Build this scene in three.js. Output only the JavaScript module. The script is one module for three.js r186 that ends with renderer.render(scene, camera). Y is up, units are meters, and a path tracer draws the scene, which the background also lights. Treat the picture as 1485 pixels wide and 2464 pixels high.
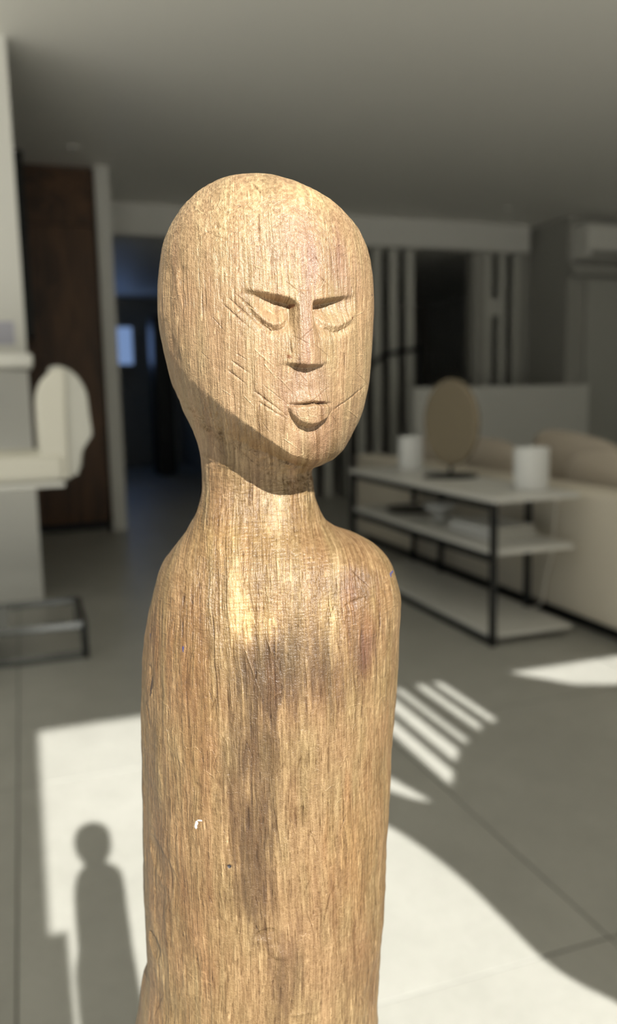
import * as THREE from 'three';
import { RoundedBoxGeometry } from 'three/addons/geometries/RoundedBoxGeometry.js';
import { mergeGeometries } from 'three/addons/utils/BufferGeometryUtils.js';
import { RectAreaLightUniformsLib } from 'three/addons/lights/RectAreaLightUniformsLib.js';

// ---------------------------------------------------------------- camera, sky, sun, exposure
const W = 1485, Hh = 2464, F = 1953, EYE = 0.97;
const scene = new THREE.Scene();
const renderer = new THREE.WebGLRenderer();
renderer.toneMapping = THREE.LinearToneMapping;
renderer.toneMappingExposure = 1.0;
renderer.shadowMap.enabled = true;
RectAreaLightUniformsLib.init();

const yaw = THREE.MathUtils.degToRad(19.24), pitch = THREE.MathUtils.degToRad(8.17), roll = THREE.MathUtils.degToRad(-1.18);
const camera = new THREE.PerspectiveCamera(2 * THREE.MathUtils.radToDeg(Math.atan(Hh / 2 / F)), W / Hh, 0.02, 60);
const AX = (() => {            // camera axes in world space: right, down, forward
  const cy = Math.cos(yaw), sy = Math.sin(yaw), cp = Math.cos(pitch), sp = Math.sin(pitch), cr = Math.cos(roll), sr = Math.sin(roll);
  const r0 = [cy, 0, -sy], d0 = [-sp * sy, -cp, -sp * cy], f0 = [cp * sy, -sp, cp * cy];   // (x, y, depth)
  const mixv = (a, ka, b, kb) => a.map((v, i) => v * ka + b[i] * kb);
  const toW = (v) => new THREE.Vector3(v[0], v[1], -v[2]);
  return { right: toW(mixv(r0, cr, d0, -sr)), down: toW(mixv(r0, sr, d0, cr)), fwd: toW(f0) };
})();
camera.position.set(0, EYE, 0);
camera.setRotationFromMatrix(new THREE.Matrix4().makeBasis(AX.right, AX.down.clone().negate(), AX.fwd.clone().negate()));
camera.focus = 0.262;
camera.userData.fStop = 8.5;
scene.add(camera);

const SUN_TAN = 0.685;                               // height lost per metre of depth; the sun stands square to the window wall
scene.background = new THREE.Color().setRGB(0.80, 0.90, 1.0);
scene.backgroundIntensity = 0.22;
const sun = new THREE.DirectionalLight(new THREE.Color().setRGB(1, 0.975, 0.91), 11.5);
sun.name = 'sun';
sun.position.set(0.9, SUN_TAN * 10, 10); sun.target.position.set(0.9, 0, 0);
sun.castShadow = true; sun.shadow.radius = 1.0; sun.shadow.mapSize.set(4096, 4096); sun.shadow.bias = -0.0004;
Object.assign(sun.shadow.camera, { left: -5, right: 6, top: 6, bottom: -7, near: 0.5, far: 30 });
scene.add(sun, sun.target);

// ---------------------------------------------------------------- helpers
const V = (x, y, d) => new THREE.Vector3(x, y, -d);   // x to the right, y up, d metres of depth into the room
function ray(px, py) { return AX.fwd.clone().addScaledVector(AX.right, (px - W / 2) / F).addScaledVector(AX.down, (py - Hh / 2) / F); }
function atDepth(px, py, d) { const r = ray(px, py); return r.multiplyScalar(d / -r.z).add(camera.position); }
function atHeight(px, py, h) { const r = ray(px, py); return r.multiplyScalar((h - EYE) / r.y).add(camera.position); }
function atX(px, py, x) { const r = ray(px, py); return r.multiplyScalar(x / r.x).add(camera.position); }
let seed = 12345;
const rnd = () => { seed = (seed * 1664525 + 1013904223) >>> 0; return seed / 4294967296; };
const smooth = (a, b, x) => { const t = Math.min(1, Math.max(0, (x - a) / (b - a))); return t * t * (3 - 2 * t); };
const lerp = (a, b, t) => a + (b - a) * t;
const PERM = new Float32Array(65536); for (let i = 0; i < 65536; i++) PERM[i] = rnd();
function vnoise(x, y) {                               // value noise, 0..1
  const xi = Math.floor(x), yi = Math.floor(y); let fx = x - xi, fy = y - yi;
  fx = fx * fx * (3 - 2 * fx); fy = fy * fy * (3 - 2 * fy);
  const a = (xi & 255) | ((yi & 255) << 8), b = ((xi + 1) & 255) | ((yi & 255) << 8), c = (xi & 255) | (((yi + 1) & 255) << 8), d = ((xi + 1) & 255) | (((yi + 1) & 255) << 8);
  return (PERM[a] * (1 - fx) + PERM[b] * fx) * (1 - fy) + (PERM[c] * (1 - fx) + PERM[d] * fx) * fy;
}
const fbm = (x, y) => 0.55 * vnoise(x, y) + 0.29 * vnoise(x * 2.1 + 17, y * 2.1 + 9) + 0.16 * vnoise(x * 4.3 + 41, y * 4.3 + 77);

function dataTex(w, h, fn, srgb) {
  const a = new Uint8Array(w * h * 4), o = [0, 0, 0];
  for (let j = 0; j < h; j++) for (let i = 0; i < w; i++) {
    fn(i, j, o); const k = (j * w + i) * 4;
    a[k] = Math.max(0, Math.min(255, o[0])); a[k + 1] = Math.max(0, Math.min(255, o[1])); a[k + 2] = Math.max(0, Math.min(255, o[2])); a[k + 3] = 255;
  }
  const t = new THREE.DataTexture(a, w, h); t.wrapS = t.wrapT = THREE.RepeatWrapping; t.magFilter = THREE.LinearFilter; t.minFilter = THREE.LinearMipmapLinearFilter; t.generateMipmaps = true;
  if (srgb) t.colorSpace = THREE.SRGBColorSpace; t.needsUpdate = true; return t;
}
const std = (rgb, rough, extra = {}) => new THREE.MeshStandardMaterial({ color: new THREE.Color().setRGB(...rgb), roughness: rough, ...extra });
const taken = {};
const numbered = (n) => { if (!(n in taken)) { taken[n] = 0; return n; } return n + '_' + String(++taken[n]).padStart(3, '0'); };
function mesh(name, geo, mat, parent) {
  const m = new THREE.Mesh(geo, mat); m.castShadow = m.receiveShadow = true;
  m.name = parent ? name : numbered(name); (parent || scene).add(m); return m;
}
function thing(name, label, category, group) {
  const g = new THREE.Group(); g.name = numbered(name); g.userData = { label, category }; if (group) g.userData.group = group; scene.add(g); return g;
}
function tag(o, label, category, group) { Object.assign(o.userData, { label, category }); if (group) o.userData.group = group; return o; }
function structure(o, label, category) { Object.assign(o.userData, { kind: 'structure', label, category }); return o; }
function boxGeo(x0, x1, y0, y1, d0, d1, r = 0) {      // d = depth into the room
  const g = r > 0 ? new RoundedBoxGeometry(x1 - x0, y1 - y0, d1 - d0, 3, r) : new THREE.BoxGeometry(x1 - x0, y1 - y0, d1 - d0);
  g.translate((x0 + x1) / 2, (y0 + y1) / 2, -(d0 + d1) / 2); return g;
}
function barGeo(a, b, w, w2 = w) {                    // square bar between two points
  const L = a.distanceTo(b), g = new RoundedBoxGeometry(w, L, w2, 2, Math.min(w, w2) * 0.12);
  g.applyQuaternion(new THREE.Quaternion().setFromUnitVectors(new THREE.Vector3(0, 1, 0), b.clone().sub(a).normalize()));
  g.translate((a.x + b.x) / 2, (a.y + b.y) / 2, (a.z + b.z) / 2); return g;
}

// ---------------------------------------------------------------- materials of the room
const plasterBump = dataTex(512, 512, (i, j, o) => { o[0] = o[1] = o[2] = 255 * fbm(i / 8, j / 8); });
const M = {
  ceiling: std([0.90, 0.89, 0.84], 0.55, { bumpMap: plasterBump, bumpScale: 0.0004 }),
  white: std([0.80, 0.795, 0.75], 0.7, { bumpMap: plasterBump, bumpScale: 0.0003 }),
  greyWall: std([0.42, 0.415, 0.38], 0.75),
  grout: std([0.085, 0.082, 0.072], 0.95),
  black: std([0.010, 0.011, 0.011], 0.45, { metalness: 0.2 }),
  charcoal: std([0.012, 0.015, 0.013], 0.5),
  shelf: std([0.66, 0.655, 0.62], 0.4),
  jar: std([0.80, 0.81, 0.80], 0.35),
  upholstery: std([0.78, 0.76, 0.67], 0.85),
  chrome: std([0.30, 0.31, 0.31], 0.22, { metalness: 1.0 }),
  plastic: std([0.82, 0.81, 0.76], 0.45),
  slatPaint: std([0.66, 0.655, 0.60], 0.6),
};
const tileMap = dataTex(1024, 1024, (i, j, o) => {
  const a = fbm(i / 150, j / 150), b = vnoise(i / 6 + 50, j / 6), c = fbm(i / 40 + 90, j / 40 + 12);
  const v = 163 + (a - 0.5) * 12 + (b - 0.5) * 4 + (c - 0.5) * 9;
  o[0] = v; o[1] = v - 0.5; o[2] = v - 7;
}, true);
const tileMats = [0, 1, 2, 3].map((k) => {
  const t = tileMap.clone(); t.repeat.set(0.5, 0.5); t.offset.set((k % 2) * 0.5, k > 1 ? 0.5 : 0); t.needsUpdate = true;
  return new THREE.MeshStandardMaterial({ map: t, roughness: 0.42 });
});
const fabricTex = dataTex(256, 256, (i, j, o) => { const v = 110 + 60 * (((i >> 1) + (j >> 1)) & 1) + 80 * (vnoise(i / 3, j / 3) - 0.5); o[0] = o[1] = o[2] = v; });
fabricTex.repeat.set(6, 6);
M.sofa = std([0.74, 0.68, 0.57], 0.92, { bumpMap: fabricTex, bumpScale: 0.0008 });
M.cushion = std([0.58, 0.51, 0.42], 0.95, { bumpMap: fabricTex, bumpScale: 0.0008 });
const walnutMap = dataTex(512, 1024, (i, j, o) => {
  const w = 10 * fbm(i / 90, j / 300), g = vnoise(i / 3 + w, j / 90), h = fbm((i + 30 * w) / 40, j / 400);
  const v = 0.55 + 0.35 * (g - 0.5) + 0.7 * (h - 0.5);
  o[0] = 104 * v + 26; o[1] = 74 * v + 18; o[2] = 48 * v + 12;
}, true);
M.walnut = new THREE.MeshStandardMaterial({ map: walnutMap, roughness: 0.5 });

// ---------------------------------------------------------------- the room
const CEIL = 2.6, WIN_IN = -0.60, WIN_OUT = -0.75, LINTEL = 2.52, EAVES = 2.43 - 2.6 / SUN_TAN, JAMB = -0.013;
const XL = -2.9, XR = 6.4, BACK = 12.2;
{ // floor: one metre tiles on a bed
  const f = new THREE.Group(); f.name = 'floor'; scene.add(f); structure(f, 'pale grey floor of large square tiles with thin joints', 'floor');
  mesh('grout', boxGeo(XL, XR, -0.16, -0.003, WIN_OUT, BACK), M.grout, f);
  const tg = new THREE.BoxGeometry(0.996, 0.02, 0.996);
  for (let i = -3; i < 7; i++) for (let j = -2; j < 12; j++) {
    let x0 = -0.07 + i, x1 = x0 + 1, d0 = 1.08 + j, d1 = d0 + 1;
    const full = x0 >= XL && x1 <= XR && d0 >= WIN_OUT && d1 <= BACK;
    const t = mesh('tile', tg, tileMats[(i * 7 + j * 3 + 64) & 3], f);
    x0 = Math.max(x0, XL); x1 = Math.min(x1, XR); d0 = Math.max(d0, WIN_OUT); d1 = Math.min(d1, BACK);
    if (!full) t.geometry = new THREE.BoxGeometry(x1 - x0 - 0.004, 0.02, d1 - d0 - 0.004);
    t.position.set((x0 + x1) / 2, -0.01, -(d0 + d1) / 2);
  }
}
structure(mesh('ceiling', boxGeo(XL - 0.15, XR + 0.15, CEIL, CEIL + 0.2, EAVES, 12.4), M.ceiling), 'white plaster ceiling', 'ceiling');
{ // the window wall behind the photographer: tall openings, the left one added for light, onto the terrace
  const g = mergeGeometries([
    boxGeo(XL - 0.15, -2.5, -0.16, CEIL, WIN_OUT, WIN_IN), boxGeo(-0.32, JAMB, -0.16, CEIL, WIN_OUT, WIN_IN), boxGeo(3.9, XR + 0.15, -0.16, CEIL, WIN_OUT, WIN_IN),
    boxGeo(-2.5, -0.32, LINTEL, CEIL, WIN_OUT, WIN_IN), boxGeo(JAMB, 3.9, LINTEL, CEIL, WIN_OUT, WIN_IN)]);
  structure(mesh('wall_front', g, M.white), 'white wall with tall openings, one added to brighten the left, to the terrace', 'wall');
}
structure(mesh('wall_left', mergeGeometries([boxGeo(XL - 0.15, XL, -0.16, CEIL, WIN_IN, -0.3), boxGeo(XL - 0.15, XL, -0.16, CEIL, 3.9, 12.35), boxGeo(XL - 0.15, XL, LINTEL, CEIL, -0.3, 3.9)]), M.white), 'white side wall with a wide opening added to let in more light', 'wall');  // unseen opening added to brighten the ceiling and the left side
structure(mesh('wall_right', boxGeo(XR, XR + 0.15, -0.16, CEIL, WIN_IN, 12.35), M.white), 'white side wall behind the sofa', 'wall');
structure(mesh('wall_end', boxGeo(XL, XR, -0.16, CEIL, BACK, BACK + 0.15), M.greyWall), 'end wall of the far room, greyed to keep it dim', 'wall');  // grey in place of white keeps the far room dim
structure(mesh('bounce_terrace', mergeGeometries([boxGeo(-11, 12, -0.3, -0.1, -9, WIN_OUT), boxGeo(-11, XL - 0.15, -0.3, -0.1, WIN_OUT, 9)]), std([0.88, 0.86, 0.80], 0.8)), 'unseen pale terrace outside the openings', 'bounce_terrace');  // unseen ground added, kept pale to throw sun up onto the ceiling

// kitchen partition on the left, with a ledge
structure(mesh('wall_kitchen', boxGeo(XL, 0.046, 0, CEIL, 4.14, 4.32), M.white), 'white kitchen partition wall with free end', 'wall');
structure(mesh('trim_1', boxGeo(0.598, 0.698, 0, CEIL, 6.14, 7.2), M.white), 'narrow white end of the wall beside the walnut cabinet', 'wall');
structure(mesh('trim_2', boxGeo(0.698, 4.92, 2.345, CEIL, 7.2, 7.5), M.white), 'white ceiling beam over the hallway and slats', 'beam');
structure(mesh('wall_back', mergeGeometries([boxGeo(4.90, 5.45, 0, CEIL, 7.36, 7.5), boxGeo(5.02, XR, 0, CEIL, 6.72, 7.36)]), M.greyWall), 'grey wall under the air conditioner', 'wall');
structure(mesh('wall_half', boxGeo(3.30, 5.16, 0, 1.02, 6.54, 6.68), M.white), 'light grey half-height wall behind the sofa', 'wall');
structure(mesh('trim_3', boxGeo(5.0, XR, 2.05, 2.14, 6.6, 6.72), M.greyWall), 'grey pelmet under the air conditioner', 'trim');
structure(mesh('door_1', boxGeo(5.22, 6.1, 0, 2.02, 6.68, 6.72), std([0.5, 0.5, 0.46], 0.6)), 'pale grey door under the pelmet', 'door');
// far room: its dimness is put into the grey wall colour
structure(mesh('ceiling_hallway', boxGeo(0.698, 6.4, 2.40, CEIL, 7.5, BACK), M.ceiling), 'lowered white ceiling of the far hallway', 'ceiling');
structure(mesh('wall_far', boxGeo(XL, 0.598, 0, CEIL, 6.9, 7.2), M.greyWall), 'wall behind the walnut cabinet, greyed to keep the far room dim', 'wall');
structure(mesh('wall_inner', mergeGeometries([boxGeo(2.25, 2.4, 0, 2.4, 7.5, BACK), boxGeo(4.37, 4.5, 0, 2.345, 7.36, 7.5), boxGeo(0.55, 0.698, 0, 2.4, 7.2, BACK)]), M.greyWall), 'walls between hallway and stair room, greyed to keep them dim', 'wall');

// ---------------------------------------------------------------- the carved figure
{
  const P0 = V(0.0885, 0, 0.292), D0 = Math.hypot(P0.x, P0.z), ef = new THREE.Vector3(-P0.x / D0, 0, -P0.z / D0), er = new THREE.Vector3(-P0.z / D0, 0, P0.x / D0);
  // outline of the figure as the photograph shows it, turned into metres on the upright plane through its axis
  const left = [590, 415, 540, 424, 500, 440, 465, 466, 438, 500, 415, 545, 400, 585, 390, 635, 385, 690, 385, 740, 389, 800, 400, 860, 412, 905, 430, 955, 450, 1000, 470, 1045, 482, 1085, 486, 1130, 484, 1180, 474, 1225, 450, 1275, 420, 1315, 392, 1360, 376, 1410, 360, 1480, 350, 1560, 344, 1650, 342, 1750, 344, 1850, 345, 1950, 346, 2040, 347, 2120, 352, 2200, 357, 2270, 358, 2295, 346, 2350, 338, 2400, 328, 2464, 322, 2520, 330, 2700];
  const right = [590, 415, 625, 417, 660, 423, 700, 433, 740, 450, 775, 470, 810, 497, 840, 530, 862, 565, 880, 605, 890, 650, 896, 710, 896, 770, 893, 830, 888, 890, 880, 940, 866, 990, 848, 1035, 825, 1075, 800, 1100, 775, 1115, 757, 1122, 748, 1130, 750, 1165, 756, 1200, 768, 1230, 785, 1257, 815, 1275, 860, 1290, 900, 1312, 928, 1340, 944, 1370, 955, 1405, 957, 1440, 954, 1500, 950, 1600, 945, 1700, 938, 1800, 933, 1900, 925, 2000, 918, 2150, 912, 2250, 908, 2350, 905, 2464, 904, 2520, 900, 2700];
  const onPlane = (px, py, f = 0) => { const d = ray(px, py), t = (D0 - f) / -d.dot(ef), p = d.multiplyScalar(t).add(camera.position); return [p.clone().sub(P0).dot(er), p.y]; };
  const profile = (list) => { const o = []; for (let i = 0; i < list.length; i += 2) o.push(onPlane(list[i], list[i + 1], 0.0098 * (1 - smooth(415, 600, list[i + 1])))); return o; };   // the top of the outline lies before the axis plane
  const PL = profile(left), PR = profile(right);
  const YTOP = Math.max(PL[0][1], PR[0][1]) ;
  function interp(tab, y) {                            // tab of [value, y], y falling; monotone cubic by Catmull-Rom
    if (y >= tab[0][1]) return tab[0][0];
    const n = tab.length; if (y <= tab[n - 1][1]) return tab[n - 1][0];
    let i = 0; while (tab[i + 1][1] > y) i++;
    const t = (tab[i][1] - y) / (tab[i][1] - tab[i + 1][1]), p0 = tab[Math.max(0, i - 1)][0], p1 = tab[i][0], p2 = tab[i + 1][0], p3 = tab[Math.min(n - 1, i + 2)][0];
    if (i < 2) return lerp(p1, p2, i === 0 ? Math.sqrt(t) : t);
    return p1 + 0.5 * t * (p2 - p0 + t * (2 * p0 - 5 * p1 + 4 * p2 - p3 + t * (3 * (p1 - p2) + p3 - p0)));
  }
  // depth of the front, in metres before the axis plane, at picture rows (front of head, of neck and body)
  const rows = (list) => { const o = []; for (let i = 0; i < list.length; i += 2) o.push([list[i + 1] / 1000, onPlane(640, list[i], 0.0098 * (1 - smooth(415, 600, list[i])))[1]]); return o; };
  const headFront = rows([415, 2, 421, 11, 432, 17.5, 450, 23, 480, 29, 520, 34, 570, 38, 640, 42, 720, 44.5, 800, 46, 900, 46, 1000, 45, 1060, 43.5, 1100, 41, 1125, 38, 1200, 38]);
  const bodyFront = rows([415, 2, 421, 11, 450, 20, 800, 27, 1000, 26.5, 1060, 24.5, 1130, 21, 1180, 21.5, 1230, 25, 1280, 31, 1330, 36.5, 1400, 40.5, 1480, 43, 1600, 44.5, 2000, 45, 2464, 44, 2700, 44]);
  const backSide = rows([415, 2, 421, 11, 450, 22, 500, 32, 570, 39, 700, 43, 850, 40, 950, 32, 1050, 27, 1180, 26, 1260, 30, 1400, 38, 1700, 41, 2700, 41]);
  const jawPx = [300, 700, 388, 765, 409, 822, 426, 876, 468, 926, 508, 960, 555, 999, 607, 1038, 659, 1076, 698, 1104, 745, 1120, 900, 1126];
  let jaw = [];
  const jawAt = (r) => { let i = 0; while (i < jaw.length - 2 && jaw[i + 1][0] < r) i++; return lerp(jaw[i][1], jaw[i + 1][1], Math.min(1, Math.max(0, (r - jaw[i][0]) / (jaw[i + 1][0] - jaw[i][0])))); };
  const arcOf = (th, hw, mid) => mid + hw * (Math.abs(th) <= Math.PI / 2 ? 0.55 * Math.sin(th) + 0.45 * th : 1.257 + 0.95 * (th - Math.PI / 2));   // distance round the figure, grain runs straight
  const UNIT = 0.000134;                               // metres one picture pixel spans on the face
  function front(r, y) {                               // base surface before details
    const L = interp(PL, y), R = interp(PR, y), s = Math.max(-1, Math.min(1, (2 * r - L - R) / Math.max(1e-5, R - L)));
    const a = Math.abs(s), round = Math.pow(Math.max(0, 1 - Math.pow(a, 2.35)), 1 / 2.1), roundN = Math.pow(Math.max(0, 1 - Math.pow(a, 2.7)), 1 / 2.3);
    const j = jaw.length ? (jawAt(r) - y) / UNIT : -1e3;
    const reach = jaw.length ? lerp(80, 16, smooth(-0.026, 0.014, r)) : 60;
    const k = smooth(-14, reach, j);
    const hf = interp(headFront, y) * (round + 0.09 * s * (1 - a)), bf = interp(bodyFront, y) * lerp(roundN, round, smooth(0.955, 0.925, y));
    return lerp(hf, bf, k);
  }
  const onFront = (px, py) => { let f = 0.03, p; for (let i = 0; i < 10; i++) { p = onPlane(px, py, f); f = front(p[0], p[1]); } return p; };
  { const t = []; for (let i = 0; i < jawPx.length; i += 2) t.push(onPlane(jawPx[i], jawPx[i + 1], [0, 0.002, 0.009, 0.015, 0.024, 0.03, 0.035, 0.038, 0.039, 0.039, 0.038, 0.034][i / 2])); jaw = t; }

  // ---- carved details: each returns metres to add along the surface normal
  const U = UNIT, pts = (l) => { const o = []; for (let i = 0; i < l.length; i += 2) o.push(onFront(l[i], l[i + 1])); return o; };
  function along(line, r, y) {                         // [signed distance below the line, fraction along it] for a line running left to right
    const n = line.length; if (r <= line[0][0] || r >= line[n - 1][0]) return null;
    let i = 0; while (line[i + 1][0] < r) i++;
    const t = (r - line[i][0]) / (line[i + 1][0] - line[i][0]);
    return [lerp(line[i][1], line[i + 1][1], t) - y, (r - line[0][0]) / (line[n - 1][0] - line[0][0])];
  }
  const browL = pts([578, 694, 620, 703, 660, 711, 695, 719, 718, 730]), browR = pts([752, 726, 775, 723, 800, 719, 825, 716, 852, 710]);
  const lidL = pts([596, 738, 612, 757, 635, 778, 655, 789, 675, 788, 692, 775, 703, 757]), lidR = pts([762, 762, 780, 780, 800, 792, 815, 793, 835, 783, 856, 764]);
  const lidTopL = pts([596, 738, 625, 738, 660, 742, 703, 757]), lidTopR = pts([762, 762, 790, 752, 820, 748, 856, 760]);
  const mouth = pts([690, 973, 715, 974, 738, 972, 752, 969, 770, 972, 800, 971]);
  const lipUnder = pts([691, 976, 702, 1000, 720, 1018, 742, 1025, 762, 1021, 785, 1006, 802, 980]);
  const lipUpper = pts([688, 970, 712, 952, 735, 944, 750, 947, 768, 945, 785, 954, 803, 968]);
  const noseBase = pts([690, 876, 715, 880, 735, 882, 755, 881, 776, 880]);
  const noseTop = onFront(733, 700), noseTip = onFront(734, 878);
  const scratches = [[548, 716, 652, 806, 5, 0.5], [536, 732, 620, 806, 4, 0.35], [566, 706, 640, 770, 4, 0.35], [556, 868, 606, 902, 3, 0.5], [548, 890, 600, 930, 4, 0.3], [612, 940, 700, 1008, 4, 0.55], [622, 966, 694, 1012, 3, 0.35], [840, 960, 880, 925, 3, 0.3], [806, 985, 860, 945, 3, 0.35], [622, 515, 624, 590, 2, 0.8], [606, 440, 640, 480, 3, 0.4], [846, 690, 848, 740, 2, 0.4],
    [700, 850, 694, 800, 3, 0.5], [829, 850, 832, 905, 2, 0.4], [360, 1600, 366, 1680, 5, 0.9], [352, 1690, 358, 1760, 5, 0.7], [548, 1990, 558, 2090, 4, 0.5], [575, 2330, 585, 2410, 5, -0.4], [660, 1950, 680, 2080, 4, 0.2], [826, 1900, 828, 2010, 3, 0.4], [795, 2150, 770, 2260, 3, 0.35], [588, 1560, 640, 1700, 3, -0.25], [640, 1530, 680, 1640, 3, -0.25], [845, 1370, 905, 1430, 6, 0.2], [560, 1530, 563, 1700, 3, 0.5]]
    .map(([a, b, c, d, w, h]) => ({ a: onFront(a, b), b: onFront(c, d), w: w * U * 0.8, h: h / 1600 }));
  const chips = [];                                    // shallow gouge marks
  const chip = (px, py, rx, ry, h, tilt) => { const c = onFront(px, py); chips.push({ c, rx: rx * U, ry: ry * U, h: h / 1000, ct: Math.cos(tilt), st: Math.sin(tilt) }); };
  chip(640, 2250, 30, 18, -1.1, 0.3); chip(672, 2290, 36, 24, 1.0, -0.5); chip(880, 1436, 22, 10, 0.8, 0.3); chip(860, 1450, 40, 10, -0.9, 0.2); chip(845, 1400, 60, 26, -0.5, -0.2);
  chip(720, 2440, 40, 8, 0.5, 0); chip(475, 1900, 14, 20, -0.5, 0.4); chip(478, 1985, 8, 12, 0.4, 0.3); chip(552, 2085, 5, 5, -0.9, 0);
  chip(500, 1100, 26, 8, 0.9, -0.3); chip(540, 1120, 24, 6, 0.6, -0.2); chip(505, 1120, 14, 8, 0.5, 0.4); chip(370, 2275, 20, 40, -2.0, 0); chip(395, 2100, 30, 90, -0.9, 0.5); chip(380, 2170, 26, 60, -0.8, -0.4); chip(520, 1440, 16, 60, -0.3, 0); chip(600, 1480, 50, 70, -0.4, 0.2); chip(795, 1470, 34, 46, -0.4, 0);
  for (let i = 0; i < 46; i++) { const t = rnd(), px = lerp(410, 730, t), line = lerp(lerp(905, 1015, Math.min(1, t * 3)), 1112, Math.max(0, (t * 3 - 1) / 2)); chip(px + 10 * (rnd() - 0.5), line + 16 + 44 * rnd() * (1 - t), 10 + 16 * rnd(), 4 + 5 * rnd(), (rnd() - 0.55) * 1.7, -0.6 + 0.5 * rnd()); }
  for (let i = 0; i < 40; i++) chip(392 + 50 * rnd(), 560 + 380 * rnd(), 5 + 8 * rnd(), 16 + 40 * rnd(), (rnd() - 0.5) * 0.9, 0.15 * (rnd() - 0.5));
  for (let i = 0; i < 90; i++) chip(360 + 560 * rnd(), 1380 + 1080 * rnd(), 8 + 22 * rnd(), 20 + 70 * rnd(), (rnd() - 0.55) * 0.5, 0.3 * (rnd() - 0.5));
  for (let i = 0; i < 60; i++) chip(430 + 440 * rnd(), 430 + 240 * rnd(), 10 + 22 * rnd(), 8 + 16 * rnd(), (rnd() - 0.5) * 0.45, 3 * rnd());
  for (let i = 0; i < 40; i++) chip(500 + 390 * rnd(), 700 + 400 * rnd(), 5 + 10 * rnd(), 4 + 8 * rnd(), (rnd() - 0.5) * 0.5, 3 * rnd());

  function details(r, y) {
    let h = 0, q;
    if (y > 0.90) {
      for (const [line, flip] of [[browL, 0], [browR, 1]]) if ((q = along(line, r, y)) && q[0] > -6 * U && q[0] < 110 * U) {   // socket cut in under the brow
        const t = flip ? 1 - q[1] : q[1], deep = 0.0047 * Math.pow(smooth(-0.05, 0.85, t), 0.62) * (1 - 0.8 * smooth(0.86, 1, t)), d = q[0] / U;
        h -= deep * (d < 9 ? smooth(-5, 9, d) : Math.pow(1 - smooth(9, 108, d), 1.15));
      }
      for (const [lo, hi, amp] of [[lidL, lidTopL, 0.0017], [lidR, lidTopR, 0.0012]]) {
        const a = along(lo, r, y), b = along(hi, r, y);
        if (a && b) {                                  // closed lid: bulges, ends in a sharp lower rim
          const t = a[1], full = Math.pow(Math.sin(Math.PI * t), 0.7), up = -a[0] / U;
          if (up >= -2) h += amp * full * smooth(-2, 7 + 6 * vnoise(r * 2000, y * 900), up) * (1 - smooth(8, 48, up));
          else h -= 0.0008 * full * (0.5 + vnoise(r * 1500 + 9, y * 1500)) * (1 - smooth(2, 26, -up)) * smooth(-2, -5, up);
        }
      }
      { const t = (noseTop[1] - y) / (noseTop[1] - noseTip[1]), cx = lerp(noseTop[0], noseTip[0], t);   // ridge of the nose
        if (t > 0 && t < 1.06) { const wid = lerp(17, 40, Math.pow(t, 1.5)) * U, x = (r - cx) / wid, ridge = Math.exp(-Math.pow(Math.abs(x), 2.1)); h += ridge * lerp(0.0006, 0.0030, smooth(0.05, 0.95, t)) * (q = along(noseBase, r, y), q ? 1 - smooth(-4 * U, 3 * U, q[0]) : 1 - smooth(0.95, 1.0, t)); }
        if ((q = along(noseBase, r, y)) && q[0] > 0 && q[0] < 40 * U) h -= 0.0007 * Math.sin(Math.PI * q[1]) * (1 - smooth(2, 38, q[0] / U)); }
      { const up = along(lipUpper, r, y), mid = along(mouth, r, y), lo = along(lipUnder, r, y);
        if (mid) {
          const full = Math.pow(Math.sin(Math.PI * mid[1]), 0.6);
          h -= 0.0016 * full * Math.exp(-Math.pow(mid[0] / (2.6 * U), 2));
          if (up && up[0] > -14 * U && mid[0] <= 0) h += 0.0016 * full * smooth(-14, 16, up[0] / U);
          if (lo) { const d = lo[0] / U;
            if (mid[0] > 0 && d < 4) h += 0.0026 * full * smooth(4, -6, d) * smooth(0, 14, mid[0] / U + 5);
            else if (d >= 0) h -= 0.0012 * full * (1 - smooth(4, 44, d)); }
        } }
    }
    for (const s of scratches) {
      const dx = s.b[0] - s.a[0], dy = s.b[1] - s.a[1], px = r - s.a[0], py = y - s.a[1], L2 = dx * dx + dy * dy, t = (px * dx + py * dy) / L2;
      if (t > 0 && t < 1) { const d = (px * dy - py * dx) / Math.sqrt(L2); if (Math.abs(d) < 3 * s.w) h -= s.h * Math.exp(-(d * d) / (s.w * s.w)) * Math.sin(Math.PI * Math.sqrt(t)); }
    }
    for (const c of chips) {
      const dx = r - c.c[0], dy = y - c.c[1]; if (Math.abs(dx) > c.rx + c.ry || Math.abs(dy) > c.rx + c.ry) continue;
      const a = (dx * c.ct + dy * c.st) / c.rx, b = (-dx * c.st + dy * c.ct) / c.ry, d = a * a + b * b;
      if (d < 1) h += c.h * (c.h < 0 ? Math.sqrt(1 - d) * (0.6 + 0.4 * b) : (1 - d) * (0.5 - 0.5 * b));
    }
    // jaw: a worked ridge along the cut
    const j = (jawAt(r) - y) / U;
    if (j > -30 && j < 90 && r < 0.014 && r > -0.031) h += smooth(-0.031, -0.026, r) * 0.0006 * (fbm(r * 900, y * 700) - 0.5) * 2 * smooth(-12, 6, j) + smooth(-0.031, -0.026, r) * 0.0007 * Math.exp(-Math.pow((j - 4) / 9, 2)) * (vnoise(r * 600, 3) - 0.3);
    return h;
  }

  const yList = [];
  for (let k = 1; k <= 46; k++) yList.push(YTOP - 0.006 * Math.pow(k / 46, 2.2));
  const yLow = 0.675; const nMid = 960; for (let k = 1; k <= nMid; k++) yList.push(lerp(YTOP - 0.006, yLow, k / nMid));
  for (let k = 1; k <= 90; k++) yList.push(lerp(yLow, 0.012, k / 90)); yList.push(0.004, 0);
  const NF = 470, NB = 130, NC = NF + NB + 1, NR = yList.length;
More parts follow.
